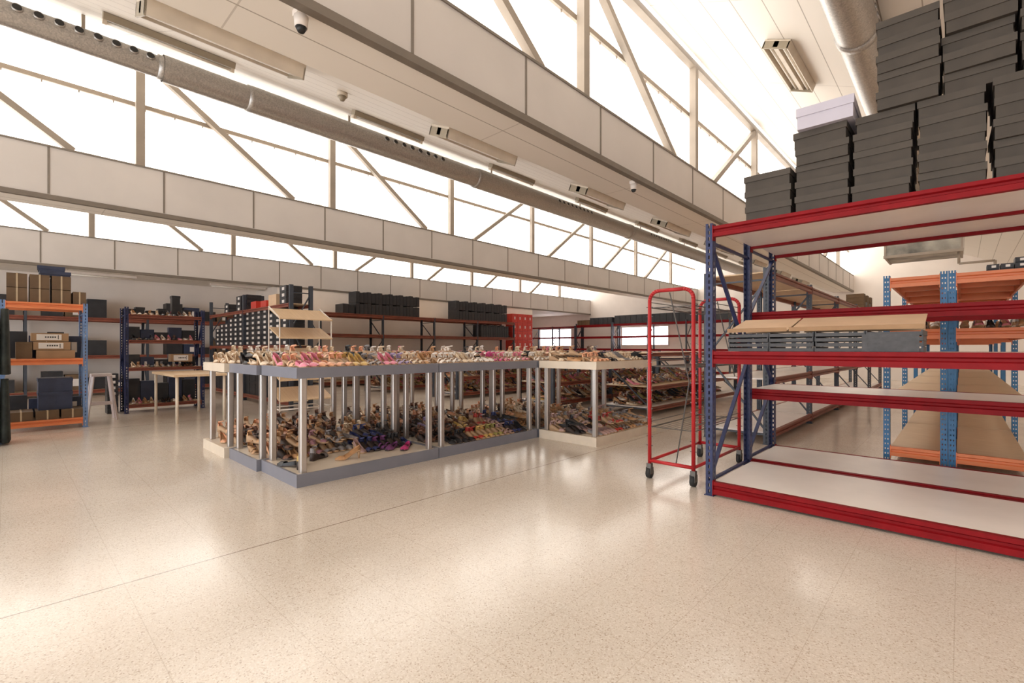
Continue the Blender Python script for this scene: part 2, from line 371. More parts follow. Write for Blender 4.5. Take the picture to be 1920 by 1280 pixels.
# cameras and detector
for (x, y, z), lb in (((-3.09, 1.30, 3.38), 'white dome camera under the nearest girder, at the top of the picture'), ((-3.10, 5.6, 3.38), 'small camera under the nearest girder above the red trolley')):
    t = thing('security_camera', lb, 'camera', (x, y, z), 0, 'cameras under the nearest girder')
    ob('mount', MB().box(-.04, .04, -.04, .04, -.05, 0).mesh('mount', M['white']), t)
    ob('camera_body', MB().tube((0, 0, -.05), (0, 0, -.12), .045, 16, 0, .04).mesh('camera_body', M['white'], True), t)
    ob('lens', MB().tube((0, 0, -.12), (0, 0, -.15), .036, 16, 0, .02).mesh('lens', M['black'], True), t)
t = thing('smoke_detector', 'small round detector on the ceiling above the long duct', 'smoke detector', (-4.4, 2.25, slope_z(-4.4)))
ob('base', MB().tube((0, 0, 0), (0, 0, -.05), .05, 16).mesh('base', M['fix'], True), t)
ob('head', MB().tube((0, 0, -.05), (0, 0, -.09), .04, 16, 0, .02).mesh('head', M['reflector'], True), t)

# ------------------------------------------------------------------ racks
_cache = {}
def upright_mesh(H, m, slots, w_=.055, d=.07, cols=1):
    k = (H, m.name, slots, w_, d, cols)
    if k in _cache: return _cache[k]
    b = MB(); th = .003
    if slots:
        def plate(face):
            W = w_ if face == 0 else d; T = Matrix.Identity(4)
            if face == 1: T = Matrix.Translation((th / 2, 0, 0)) @ Matrix.Rotation(R(90), 4, 'Z')
            if face == 2: T = Matrix.Translation((w_ - th / 2, 0, 0)) @ Matrix.Rotation(R(90), 4, 'Z')
            hw = .013 if cols == 1 else .009; cs = [W / 2] if cols == 1 or face else [W * .3, W * .7]
            xs = [0]
            for c in cs: xs += [c - hw / 2, c + hw / 2]
            xs.append(W)
            for i in range(0, len(xs), 2): b.box(xs[i], xs[i + 1], -th / 2, th / 2, 0, H, 0, T)
            for i in range(1, len(xs) - 1, 2):
                z = 0
                while z < H - .03:
                    b.box(xs[i], xs[i + 1], -th / 2, th / 2, z, min(H, z + (.022 if cols == 1 else .034)), 0, T); z += .05
        for f in range(3): plate(f)
    else:
        b.box(0, w_, 0, th, 0, H); b.box(0, th, 0, d, 0, H); b.box(w_ - th, w_, 0, d, 0, H)
    b.box(-.01, w_ + .01, -.01, d + .01, 0, .006)
    _cache[k] = b.mesh('upright', m); return _cache[k]
def beam_mesh(L, h, m):
    k = ('beam', L, h, m.name)
    if k not in _cache:
        yz = [(0, 0), (0, h * .38), (.016, h * .46), (.016, h * .62), (0, h * .72), (0, h), (.045, h), (.045, 0)]
        b = MB().prism([(y, z - h) for y, z in yz][::-1], .0, L)
        b.box(-.006, 0, -.004, .05, -h - .03, .01); b.box(L, L + .006, -.004, .05, -h - .03, .01)
        _cache[k] = b.mesh('beam', m)
    return _cache[k]
def rack(name, label, loc, rz, bays, L, D, H, levels, post, beam, slots=False, hb=.09, cols=1, group=None, bracem=None, cat='rack', rear=True, brace=True, flip=False):
    """local x along the beams, local y from front to back; levels = [(top z, board material, board thickness)]"""
    t = thing(name, label, cat, loc, rz, group)
    pw = .055
    for i in range(bays + 1):
        x = i * L - pw / 2
        ob('upright', upright_mesh(H, post, slots, cols=cols), t, (x, 0, 0))
        if rear: ob('upright', upright_mesh(H, post, slots, cols=cols), t, (x + pw, D, 0), R(180))
        if not brace: continue
        br = MB(); xc = x + pw / 2; z = .15; s_ = 0
        br.bar((xc, .03, .12), (xc, D - .03, .12), .025, .02); br.bar((xc, .03, H - .15), (xc, D - .03, H - .15), .025, .02)
        n = max(1, round((H - .35) / .75)); st = (H - .3) / n
        for q in range(n):
            a, b = (.03, D - .03) if q % 2 == 0 else (D - .03, .03)
            br.bar((xc, a, .15 + q * st), (xc, b, .15 + (q + 1) * st), .03, .02)
        ob('frame_brace', br.mesh('frame_brace', bracem or post), t)
    for li, lv in enumerate(levels):
        z, bm, bt = lv[:3]; ov = lv[3] if len(lv) > 3 else {}
        for i in range(bays):
            x = i * L + pw / 2 + .006; LL = round(L - pw - .012, 4)
            zb = z + bt
            if ov.get('front', 1): ob('beam', beam_mesh(LL, ov.get('hb', hb), beam), t, (x, -.004, zb))
            ob('beam', beam_mesh(LL, ov.get('rhb', hb), beam), t, (x + LL, D + .004, ov.get('rear', zb)), R(180))
            if bm: ob('shelf_board', MB().box(0, LL, ov.get('ya', .042), ov.get('yb', D - .042), 0, bt - .002).mesh('shelf_board', bm), t, (x, 0, z + .001))
    return t
# near right rack and the one backing it
rack('pallet_rack', 'nearest red and navy pallet rack with white shelves and boot boxes on top', (-1.49, 3.92, 0), 0, 1, 3.0, 1.0, 2.21,
     [(.10, M['board'], .018), (1.155, M['board'], .018), (2.165, M['board'], .018, dict(hb=.085, rhb=.08, rear=2.225))], M['navy'], M['red'], True, .10)
rack('pallet_rack', 'red and navy pallet rack standing right behind the nearest red rack', (-1.53, 4.99, 0), 0, 1, 3.0, .9, 2.32,
     [(.10, M['board'], .018), (.785, M['board'], .018), (1.545, None, 0), (2.225, M['board'], .018, dict(front=0, rear=2.265, rhb=.07))], M['navy'], M['red'], True, .10)
rack('pallet_rack', 'long red-beamed rack of pale shelves receding behind the nearest red rack', (-1.72, 6.48, 0), R(90), 5, 2.28, .80, 2.2,
     [(.13, M['board'], .018), (.80, M['board'], .018), (2.14, M['beige'], .018)], M['slate'], M['brick'], True, .08)
# orange racks, two banks of four rows
D_O = 2.14
for bank, (xa, lb) in enumerate(((-.57, 'left of the double posts'), (-.062, 'right of the double posts'))):
    for row in range(4):
        L = .448 if bank == 0 else .55
        rk = rack('orange_rack', f'blue rack with orange beams, {("front", "second", "third", "last")[row]} row, {lb}', (xa, 6.37 + 2.22 * row, 0), 0, 1, L, 2.14, 1.96,
             [(z, M['wood'], .02, dict(front=int(row == 0), rear=z, ya=.042 if row == 0 else -.03, yb=D_O + .03)) for z in (.15, .70, 1.37, 1.91)], M['blue'], M['orange'], row < 2, .10, 2 if row < 2 else 1, 'blue and orange racks in two banks', rear=row == 3, brace=False)
        for q in (.04, L - .05):
            for zz in (.075, .62, 1.29, 1.83): ob('side_rail', MB().box(q, q + .02, .05, 2.1, zz, zz + .07).mesh('side_rail', M['orange']), rk)
        for q in (.7, 1.4): ob('deck_support', MB().box(.03, L - .03, q, q + .06, 1.845, 1.908).mesh('deck_support', M['orange']), rk)
# left racks
rack('shelving_rack', 'pale blue rack with orange beams holding brown cartons, far left', (-9.66, -.04, 0), R(90), 1, .86, .62, 1.87,
     [(.14, M['wood'], .015), (1.03, M['wood'], .015), (1.84, M['wood'], .015)], M['paleblue'], M['orange'], True, .09)
rack('shelving_rack', 'navy rack with dark red beams full of shoes, behind the wooden table', (-11.05, 1.5, 0), R(90), 1, 1.2, .55, 1.95,
     [(.14, M['wood'], .015), (.82, M['wood'], .015), (1.33, M['wood'], .015), (1.80, M['wood'], .015)], M['navy'], M['brick'], True, .06)
rack('shelving_rack', 'dark red-beamed rack against the far left wall behind the stool', (-15.9, -2.0, 0), R(90), 3, 2.3, .7, 2.1,
     [(.14, M['wood'], .015), (1.0, M['wood'], .015), (1.95, M['wood'], .015)], M['slate'], M['brick'], False, .09)
rack('shelving_rack', 'rack of black shoe boxes with white labels behind the cream table', (-14.6, 3.72, 0), 0, 2, 2.61, .45, 2.42,
     [(.14, M['wood'], .015), (1.24, M['wood'], .015), (2.05, M['wood'], .015)], M['slate'], M['brick'], False, .07)
rack('pallet_rack', 'long empty dark rack with brown-red beams against the left wall', (-14.0, 4.35 + 2.13, 0), R(90), 4, 2.13, .85, 2.28,
     [(.14, M['wood'], .02), (.85, M['wood'], .02), (1.62, M['wood'], .02), (2.27, M['wood'], .02)], M['slate'], M['brick'], False, .10)
rack('pallet_rack', 'far rack in front of the far wall windows, left part', (-18.4, 21.2, 0), 0, 2, 1.55, .7, 2.4,
     [(.14, M['wood'], .02), (1.15, None, 0), (1.80, None, 0), (2.38, None, 0)], M['slate'], M['red'], False, .07)
rack('pallet_rack', 'far rack under brown boot boxes between the two far windows', (-15.2, 21.2, 0), 0, 1, 2.2, .7, 2.5,
     [(.14, M['wood'], .02), (1.15, M['wood'], .02), (1.80, None, 0), (2.40, M['wood'], .02)], M['slate'], M['red'], False, .10)
rack('pallet_rack', 'far rack with black boot boxes on top, in front of the right window', (-12.9, 21.2, 0), 0, 3, 1.9, .7, 2.5,
     [(.14, M['wood'], .02), (1.15, None, 0), (1.80, None, 0), (2.40, M['wood'], .02)], M['slate'], M['red'], False, .09)
# low shoe racks behind the display tables
low = [(-5.75, 7.3, 3, 2.1, .95, 'low red-beamed shoe rack behind the grey tables'), (-8.5, 7.2, 3, 2.1, .95, 'low red-beamed shoe rack nearer the left wall, behind the cream table'),
       (-3.95, 7.75, 2, 2.2, 1.0, 'low red-beamed shoe rack seen through the red trolley'), (-11.2, 6.9, 4, 2.1, .95, 'low red-beamed shoe rack in front of the left wall rack')]
for x, y, n, L, D, lb in low:
    rack('shoe_rack', lb, (x, y, 0), R(90), n, L, D, 1.12, [(.13, M['board'], .018), (.50, M['wood'], .018), (.90 if x != -3.95 else 1.1, M['beige'], .018)], M['slate'], M['brick'], False, .07)

# ------------------------------------------------------------------ display tables
def table(label, x1, y0, sx, sy, edge, ev='display_table'):
    """x1 = the long side facing the aisle, table reaches back to x1 - sx"""
    t = thing(ev, label, 'display table', (x1, y0, 0), 0, 'low display tables full of shoes')
    def slab(nm, z0, z1):
        b = MB(); e = .02
        b.box(-sx, 0, 0, e, z0, z1); b.box(-sx, 0, sy - e, sy, z0, z1); b.box(-e, 0, e, sy - e, z0, z1); b.box(-sx, -sx + e, e, sy - e, z0, z1)
        o = ob(nm, b.mesh(nm, edge), t)
        ob('panel', MB().box(-sx + e, -e, e, sy - e, z1 - .025, z1 - .006).mesh('panel', M['ttop']), o)
        return o
    slab('base', 0, .112); slab('tabletop', .935, 1.03)
    for a in (-.07, -sx + .07):
        for b in (.08, sy - .08):
            ob('leg', leg_me, t, (a, b, .106))
    return t
_q = [(-.028, -.021), (-.021, -.028), (.021, -.028), (.028, -.021), (.028, .021), (.021, .028), (-.021, .028), (-.028, .021)]
leg_me = MB().add([(a, b, z) for z in (0, .9) for a, b in _q], [(i, (i + 1) % 8, 8 + (i + 1) % 8, 8 + i) for i in range(8)]).mesh('leg', M['chrome'])
TB = [  # key, description, x1, y0, sx, sy, edge
    ('A', 'near grey display table', -4.13, 1.70, .82, 1.52, 'tgrey'), ('B', 'grey display table joined to the near one\'s far end', -4.13, 3.23, .82, 1.64, 'tgrey'),
    ('C', 'cream display table beside the red trolley', -3.20, 4.88, .90, 1.56, 'twhite'), ('D', 'grey display table behind the near one', -4.965, 1.66, .82, 1.52, 'tgrey'),
    ('E', 'cream display table at the left end of the group', -5.82, 1.62, .80, 1.5, 'twhite'), ('F', 'grey display table behind the cream table by the trolley', -4.13, 4.89, .82, 1.5, 'tgrey'),
    ('G', 'grey display table in the middle of the group', -4.965, 3.2, .82, 1.6, 'tgrey'), ('H', 'cream display table in the back middle of the group', -5.82, 3.14, .80, 1.5, 'twhite'),
    ('I', 'grey display table at the far back of the group', -4.965, 4.82, .82, 1.5, 'tgrey')]
for k, d, x1, y0, sx, sy, e in TB: table(d + ' with chrome legs', x1, y0, sx, sy, M[e])

# ------------------------------------------------------------------ shoes
def shoe_parts(kind, lo=False):
    """toe at +x, heel at -x, sits on z = 0; returns (sole, upper, strap) builders"""
    hh = {'sandal': .055, 'pump': .075, 'wedge': .06, 'flat': .012, 'boot': .05}[kind]
    n = 7 if lo else 13; L = .245
    def lift(t): 
        if t > .68: return .004 + .02 * max(0, (t - .85)) 
        u = 1 - t / .68; return .004 + hh * (u * u * (3 - 2 * u)) ** .8
    def wd(t):
        if t < .12: return .018 + .10 * t * (1 - t * 2)
        if t < .45: return .027 - .004 * math.sin((t - .12) / .33 * math.pi)
        if t < .75: return .027 + .013 * math.sin((t - .45) / .3 * math.pi / 2)
        return .04 * math.sqrt(max(0, 1 - ((t - .75) / .262) ** 2))
    sole = MB(); th = .008 if kind != 'wedge' else .014
    vs_ = []
    for i in range(n + 1):
        t = i / n; x = -L / 2 + L * t; w_ = max(.006, wd(t)); z = lift(t)
        zb = z - .004 if kind not in ('wedge',) or t > .72 else 0
        vs_ += [(x, -w_, zb), (x, w_, zb), (x, w_, z + th), (x, -w_, z + th)]
    fs = [(0, 1, 2, 3), (4 * n + 3, 4 * n + 2, 4 * n + 1, 4 * n)]
    for i in range(n):
        for q in range(4): fs.append((4 * i + q, 4 * (i + 1) + q, 4 * (i + 1) + (q + 1) % 4, 4 * i + (q + 1) % 4))
    sole.add(vs_, fs)
    if kind in ('sandal', 'pump', 'boot'):
        sole.tube((-L / 2 + .022, 0, lift(.09)), (-L / 2 + .02, 0, 0), .019, 6 if lo else 10, 0, .007 if kind == 'pump' else .015)
    up = MB(); st = MB()
    def arch(t0, t1, h, target, k=5, half=math.pi):
        vs2 = []; fs2 = []; kk = 3 if lo else k + 1
        rows = 2 if lo else 3
        for i in range(rows):
            t = t0 + (t1 - t0) * i / (rows - 1); x = -L / 2 + L * t; w_ = max(.008, wd(t) + .003); z = lift(t) + .004
            hz = h * (1 - max(0, (t - .8) / .2) ** 2 * .75)
            for j in range(kk + 1):
                a = math.pi * j / kk; vs2.append((x, -w_ * math.cos(a), z + hz * math.sin(a)))
        for i in range(rows - 1):
            for j in range(kk): fs2.append((i * (kk + 1) + j, (i + 1) * (kk + 1) + j, (i + 1) * (kk + 1) + j + 1, i * (kk + 1) + j + 1))
        target.add(vs2, fs2)
    def ankle(h, target, r=.03):
        z0 = lift(.1) + h; pts = []
        m_ = 6 if lo else 12
        for j in range(m_ + 1):
            a = 2 * math.pi * j / m_; pts.append((-L / 2 + .045 + r * 1.15 * math.cos(a), r * .85 * math.sin(a), z0 + .008 * math.cos(a)))
        vs2 = [p for p in pts] + [(p[0], p[1], p[2] + .012) for p in pts]; m1 = m_ + 1
        target.add(vs2, [(j, j + 1, m1 + j + 1, m1 + j) for j in range(m_)])
    def counter(h, target, tmax=.5):
        kk = 5 if lo else 9; vs2 = []
        for j in range(kk + 1):
            u = j / kk; s_ = -1 + 2 * u; t = tmax * abs(s_) ** 1.2; w_ = wd(t) * (1 if s_ > 0 else -1)
            if abs(s_) < .25: w_ = wd(.02) * s_ * 3
            x = -L / 2 + L * t; z = lift(t) + .004
            vs2 += [(x, w_, z), (x, w_ * .93, z + h * (1 - .5 * abs(s_)))]
        target.add(vs2, [(2 * j, 2 * j + 2, 2 * j + 3, 2 * j + 1) for j in range(kk)])
    if kind == 'sandal': arch(.74, .90, .034, up); arch(.55, .63, .045, up); ankle(.05, st); counter(.05, st, .12)
    elif kind == 'wedge': arch(.68, .94, .036, up); ankle(.055, st); counter(.06, st, .15)
    elif kind == 'pump': arch(.66, .995, .034, up); counter(.052, up, .66)
    elif kind == 'flat': arch(.62, .995, .038, up); counter(.045, up, .62)
    elif kind == 'boot':
        arch(.5, .995, .05, up); counter(.06, up, .5)
        z0 = lift(.1); vs2 = []; kk = 8
        for i, (z, r, cx) in enumerate(((z0 + .02, .036, .05), (z0 + .10, .034, .05), (z0 + .19, .042, .048))):
            for j in range(kk): a = 2 * math.pi * j / kk; vs2.append((-L / 2 + cx + r * 1.2 * math.cos(a), r * math.sin(a), z))
        up.add(vs2, [(i * kk + j, i * kk + (j + 1) % kk, (i + 1) * kk + (j + 1) % kk, (i + 1) * kk + j) for i in range(2) for j in range(kk)])
    return sole, up, st
SC = {'cream': (.72, .58, .42), 'white': (.78, .72, .66), 'black': (.02, .02, .022), 'pink': (.70, .22, .30), 'dusty': (.42, .27, .25), 'magenta': (.55, .05, .20), 'tan': (.48, .26, .12), 'brown': (.16, .07, .04),
      'mauve': (.33, .16, .19), 'lilac': (.36, .28, .46), 'navy': (.03, .04, .13), 'red': (.42, .04, .03), 'olive': (.30, .27, .08), 'gold': (.58, .38, .12), 'grey': (.24, .22, .22), 'peach': (.75, .38, .22), 'purple': (.17, .05, .16)}
SM = {c: mat('shoe_' + c, v, .4, var=.2, scale=25) for c, v in SC.items()}
for c in SM: SM[c].use_backface_culling = False
SOLE = {'tan': mat('shoe_sole_tan', (.45, .29, .17), .6), 'dark': mat('shoe_sole_dark', (.05, .035, .03), .6)}
KN = {'sandal': 'strappy sandal', 'pump': 'high-heeled pump', 'wedge': 'wedge sandal', 'flat': 'flat shoe', 'boot': 'ankle boot'}
_sh = {}
def shoe_mesh(kind, c, lo=False):
    k = (kind, c, lo)
    if k not in _sh:
        a, b, d = shoe_parts(kind, lo); m = MB(); m.add(a.v, a.f, 0); m.add(b.v, b.f, 1); m.add(d.v, d.f, 1)
        _sh[k] = m.mesh('shoe', [SOLE['dark' if c in ('black', 'navy', 'brown', 'purple') else 'tan'], SM[c]], True)
    return _sh[k]
MI = {}; STUFF_M = [SOLE['tan'], SOLE['dark']]
for c in SC: MI[c] = len(STUFF_M); STUFF_M.append(SM[c])
stuff = MB(); _lp = {}
def stuff_shoe(kind, c, x, y, z, a, s=1):
    if kind not in _lp: _lp[kind] = shoe_parts(kind, True)
    ca, sa = math.cos(a) * s, math.sin(a) * s
    for q, p in enumerate(_lp[kind]):
        if p.v: stuff.add([(x + v[0] * ca - v[1] * sa, y + v[0] * sa + v[1] * ca, z + v[2] * s) for v in p.v], p.f, (1 if c in ('black', 'navy', 'brown') else 0) if q == 0 else MI[c])
# colour runs along each table (fraction of its length -> colours), top and base
TOPC = {'A': [(.28, ['pink', 'pink', 'magenta', 'peach']), (.45, ['peach', 'cream', 'gold']), (.62, ['black', 'grey', 'pink']), (.74, ['lilac', 'grey', 'white']), (1, ['cream', 'white', 'cream', 'tan'])],
        'B': [(.5, ['white', 'cream', 'white', 'tan']), (.6, ['black', 'black', 'magenta']), (.72, ['magenta', 'pink']), (1, ['white', 'pink', 'cream', 'white'])],
        'C': [(.25, ['peach', 'tan', 'cream']), (.45, ['black', 'brown', 'black', 'cream']), (.75, ['white', 'lilac', 'cream', 'grey']), (1, ['tan', 'peach', 'black', 'cream'])],
        'D': [(.3, ['cream', 'white', 'black']), (.6, ['peach', 'cream', 'tan']), (1, ['pink', 'peach', 'white'])], 'E': [(1, ['cream', 'cream', 'gold', 'white'])]}
BASEC = {'A': [(.25, ['brown', 'tan', 'mauve', 'brown']), (.6, ['mauve', 'dusty', 'grey', 'mauve']), (.85, ['navy', 'lilac', 'purple', 'navy']), (1, ['black', 'brown', 'navy'])],
         'B': [(.3, ['black', 'navy', 'lilac', 'brown']), (.6, ['olive', 'gold', 'red', 'brown']), (.75, ['dusty', 'mauve', 'brown']), (1, ['navy', 'red', 'black', 'navy'])],
         'C': [(.4, ['red', 'black', 'dusty', 'grey']), (1, ['dusty', 'tan', 'grey', 'grey', 'brown'])],
         'D': [(1, ['tan', 'brown', 'peach', 'brown', 'cream'])], 'E': [(1, ['tan', 'brown', 'peach'])]}
rnd = random.Random(3)
slots_ = []   # (priority, key, level, row, n, x, y, z, colour, kind, count)
for k, d, x1, y0, sx, sy, e in TB:
    n = int((sy - .1) / .082)
    for lev in ('top', 'base'):
        pal = (TOPC if lev == 'top' else BASEC).get(k, (TOPC if lev == 'top' else BASEC)['D'])
        for row in range(3):
            for i in range(n):
                fr = (i + .5) / n; cs = next(c for f, c in pal if fr <= f)
                if i % 2 == 0: cur = (rnd.choice(cs), rnd.choice(['sandal', 'sandal', 'wedge', 'pump', 'flat'] if lev == 'top' else ['wedge', 'sandal', 'pump', 'flat', 'wedge']))
                x = x1 - .145 - .262 * row + rnd.uniform(-.008, .008); y = y0 + .06 + .045 + i * (sy - .12) / n
                if k == 'A' and lev == 'base': x -= .07
                z = 1.025 if lev == 'top' else .107
                # keep clear of the legs
                bad = False
                for lx in (x1 - .07, x1 - sx + .07):
                    for ly in (y0 + .08, y0 + sy - .08):
                        if abs(x - lx) < .155 and abs(y - ly) < .075: bad = True
                if bad and lev == 'base': continue
                if k == 'A' and lev == 'base' and (row == 0 or (row == 1 and i < 9)): continue
                if k == 'B' and lev == 'base' and row == 0 and i < 2: continue
                pr = {'A': 0, 'B': 1, 'C': 2, 'D': 3, 'E': 4, 'F': 6, 'G': 7, 'H': 8, 'I': 9}[k] * 10 + (0 if lev == 'top' else 3) + row * 4
                slots_.append((pr, k, lev, row, i + 1, x, y, z, cur[0], cur[1], d))
slots_.sort(key=lambda s: s[0])
ROWN = ['front row', 'middle row', 'back row']
TSHORT = {'A': 'near grey table', 'B': 'second grey table', 'C': 'cream table by trolley', 'D': 'table behind near one', 'E': 'left cream table'}
for j, (pr, k, lev, row, i, x, y, z, c, kind, d) in enumerate(slots_):
    a = rnd.uniform(-.12, .12)
    if j < 294 and k in TSHORT:
        o = ob('shoe', shoe_mesh(kind, c), None, (x, y, z), a)
        tag(o, f"{c} {KN[kind]}, {ORD[i]} from left, {ROWN[row]} {'on top' if lev == 'top' else 'at base'} of {TSHORT[k]}", 'shoe', f"shoes {'on top' if lev == 'top' else 'on the base'} of the {TSHORT[k]}")
    else: stuff_shoe(kind, c, x, y, z, a)
for (pr, k, lev, row, i, x, y, z, c, kind, d) in slots_:
    if lev == 'base' and not (k in 'AB' and row == 0) and not (k == 'A' and row == 1) and rnd.random() < .8:
        stuff_shoe(rnd.choice(['sandal', 'wedge', 'flat']), c, x - .05, y + .04, z + .085 + rnd.random() * .02, rnd.uniform(-.5, .5))
    if lev == 'top' and row > 0 and rnd.random() < .35:
        stuff_shoe(rnd.choice(['sandal', 'wedge', 'flat']), c, x - .03, y + .04, z + .075, rnd.uniform(-.5, .5))
# the few loose shoes on the empty front of the near base, with their parts
for (x, y, a, kind, c, lb) in ((-4.38, 2.30, R(-110), 'pump', 'tan', 'single tan pump lying alone on the empty front of the near base'), (-4.42, 1.86, R(150), 'wedge', 'gold', 'loose gold wedge sandal behind the near corner leg'),
                            (-4.52, 1.78, R(200), 'flat', 'black', 'loose black flat shoe by the near corner leg'), (-4.62, 2.12, R(120), 'wedge', 'grey', 'loose grey wedge at the edge of the shoe pile'),
                            (-4.60, 2.86, R(-60), 'flat', 'purple', 'purple flat shoe at the right end of the near base pile'), (-4.50, 2.97, R(-50), 'flat', 'magenta', 'magenta flat shoe at the right end of the near base pile')):
    if kind == 'flat' and c != 'black': x += .12
    t = thing('shoe', lb, 'shoe', (x, y, .107), a, 'loose shoes on the near base')
    s_, u_, st_ = shoe_parts(kind)
    ob('sole', s_.mesh('sole', SOLE['dark' if c != 'tan' else 'tan'], True), t); ob('upper', u_.mesh('upper', SM[c], True), t)
    if st_.v: ob('strap', st_.mesh('strap', SM[c], True), t)
# shoes on the low racks and far shelves
allc = ['tan', 'brown', 'peach', 'cream', 'red', 'olive', 'black', 'mauve', 'gold', 'pink', 'brown', 'tan', 'white', 'grey']
for x, y, n, L, D, lb in low:
    for z in (.15, .52):
        for row in range(3):
            if x == -3.95 and (z > .3 and row == 0): continue
            if x == -3.95 and row == 0: continue
            yy = y + .1
            while yy < y + n * L - .1:
                for s_ in ((0, 1) if z < .3 else (0, 1)):
                    if s_ and z > .3: continue
                    stuff_shoe(rnd.choice(['sandal', 'wedge', 'pump', 'flat']), rnd.choice(allc), x - .16 - .27 * row, yy + rnd.uniform(-.01, .01), z + s_ * .12 * rnd.random(), rnd.uniform(-.3, .3))
                yy += .092
for z in (.157, .837, 1.347, 1.817):
    for row in range(2):
        yy = 1.62
        while yy < 2.6:
            stuff_shoe(rnd.choice(['sandal', 'flat', 'pump']), rnd.choice(['cream', 'tan', 'white', 'grey', 'black', 'pink', 'brown']), -11.2 - .22 * row, yy, z, rnd.uniform(-.2, .2), .85); yy += .09
for bank, xs in ((0, (-.50, -.40, -.30, -.2)), (1, (.03, .13, .23, .33, .43))):
    for z in (1.412,):
        for row in range(14):
            for x in xs:
                if rnd.random() < .8: stuff_shoe(rnd.choice(['sandal', 'flat', 'pump']), rnd.choice(['cream', 'pink', 'grey', 'white', 'black', 'tan']), x, 6.62 + row * .3 + .0, z, R(-90) + rnd.uniform(-.1, .1), .9)
so = ob('shoes', stuff.mesh('shoes', STUFF_M, True))
tag(so, 'remaining mixed coloured shoes crowding the back tables and low racks', 'shoes', None, 'stuff')

# ------------------------------------------------------------------ boxes
def box_obj(name, w_, d, h, body, lidm=None, face=None, lid_h=.045):
    """origin at base centre; front is -y. returns (body mesh, lid mesh)"""
    k = ('bx', name, w_, d, h, body.name, lidm.name if lidm else '', face)
    if k in _cache: return _cache[k]
    b = MB(); e = .007 if lidm else .002; b.box(-w_ / 2 + e, w_ / 2 - e, -d / 2 + e, d / 2 - e, 0, h - .002)
    mats = [body]
    if face:
        mats += [M['label'], M['ink']]
        if face == 'end':
            b.box(-w_ * .12, w_ * .22, -d / 2 - .002, -d / 2 + .004, h * .25, h * .72, 1)
        elif face == 'big':
            b.box(-w_ * .36, w_ * .3, -d / 2 - .002, -d / 2 + .004, h * .15, h * .85, 1)
            for q in range(5): b.box(-w_ * .14 + q * .025, -w_ * .14 + q * .025 + .016, -d / 2 - .004, -d / 2 + .001, h * .42, h * .6, 2)
            b.box(w_ * .2, w_ * .22, -d / 2 - .004, -d / 2 + .001, h * .25, h * .75, 2)
        elif face == 'tape':
            b.box(-.009, .009, -d / 2 - .002, d / 2 + .002, -.0, h + .001, 1); mats[1] = M['strap']
        elif face == 'dots':
            b.box(-.03, .03, -d / 2 - .002, -d / 2 + .004, h * .35, h * .65, 1)
    me = b.mesh('box_body', mats); lm = None
    if lidm:
        lm = MB().box(-w_ / 2, w_ / 2, -d / 2, d / 2, h - lid_h, h).mesh('lid', lidm)
    _cache[k] = (me, lm); return _cache[k]
def put_box(label, group, loc, rz, spec, cat='box', name='shoe_box'):
    me, lm = box_obj(*spec)
    o = ob(name, me, None, loc, rz); tag(o, label, cat, group)
    if lm: ob('lid', lm, o)
    return o
# boot boxes on the nearest red rack. front tier: columns from left
rj = random.Random(11)
cols_ = [(-1.245, .335, 3, 'far-left'), (-.895, .34, 5, 'second'), (-.545, .325, 5, 'third'), (-.205, .325, 5, 'fourth'), (.135, .325, 5, 'fifth'), (.475, .325, 5, 'sixth'), (.815, .325, 5, 'seventh')]
zt = 2.165 + .019
for x0, w_, n, nm in cols_:
    for i in range(n):
        h = .118
        put_box(f'charcoal boot box, {ORD[i+1]} from bottom, {nm} column, lower tier on red rack', 'charcoal boot boxes on the nearest red rack',
                (x0 + w_ / 2 + rj.uniform(-.008, .008), 4.23 + rj.uniform(-.03, .03), zt + i * .1185), rj.uniform(-.02, .02), ('boot_box', w_ - .012, .50, h, M['boot'], M['lid']), name='boot_box')
put_box('white-lidded boot box on top of the second column on the red rack', None, (-.895 + .17 + .02, 4.18, zt + 5 * .1185), .03, ('boot_box', .345, .50, .15, M['whitebox'], M['whitebox'], None, .06), name='boot_box')
for x0, nm in ((-.42, 'left'), (-.085, 'middle'), (.25, 'right'), (.585, 'far-right')):
    for i in range(5 if nm == 'left' else 6):
        put_box(f'charcoal boot box, {ORD[i+1]} from bottom, {nm} column, upper tier on red rack', 'charcoal boot boxes on the nearest red rack',
                (x0 + .165 + rj.uniform(-.008, .008), 4.23 + rj.uniform(-.03, .03), zt + 5 * .1185 + .002 + i * .1185), rj.uniform(-.02, .02), ('boot_box', .318, .50, .118, M['boot'], M['lid']), name='boot_box')
# cardboard trays and grey plastic trays on the middle shelf of the near rack
zt = 1.155 + .019
for i in range(4):
    for j in range(4):
        x = -1.22 + i * .30
        b = MB(); W, D_, h = .285, .46, .034
        b.box(-W / 2, W / 2, -D_ / 2, D_ / 2, 0, .005); 
        for s_ in (-1, 1): b.box(s_ * W / 2 - .004, s_ * W / 2 + .004, -D_ / 2, D_ / 2, 0, h); b.box(-W / 2, W / 2, s_ * D_ / 2 - .004, s_ * D_ / 2 + .004, 0, h * .7)
        k = ('tray',)
        if k not in _cache: _cache[k] = b.mesh('plastic_tray', M['greytray'])
        tag(ob('plastic_tray', _cache[k], None, (x, 4.22 + rj.uniform(-.01, .01), zt + j * .036), rj.uniform(-.02, .02)),
            f'grey plastic tray, {ORD[j+1]} from bottom, {ORD[i+1]} stack from left, under cardboard trays', 'tray', 'grey plastic trays on the middle red shelf')
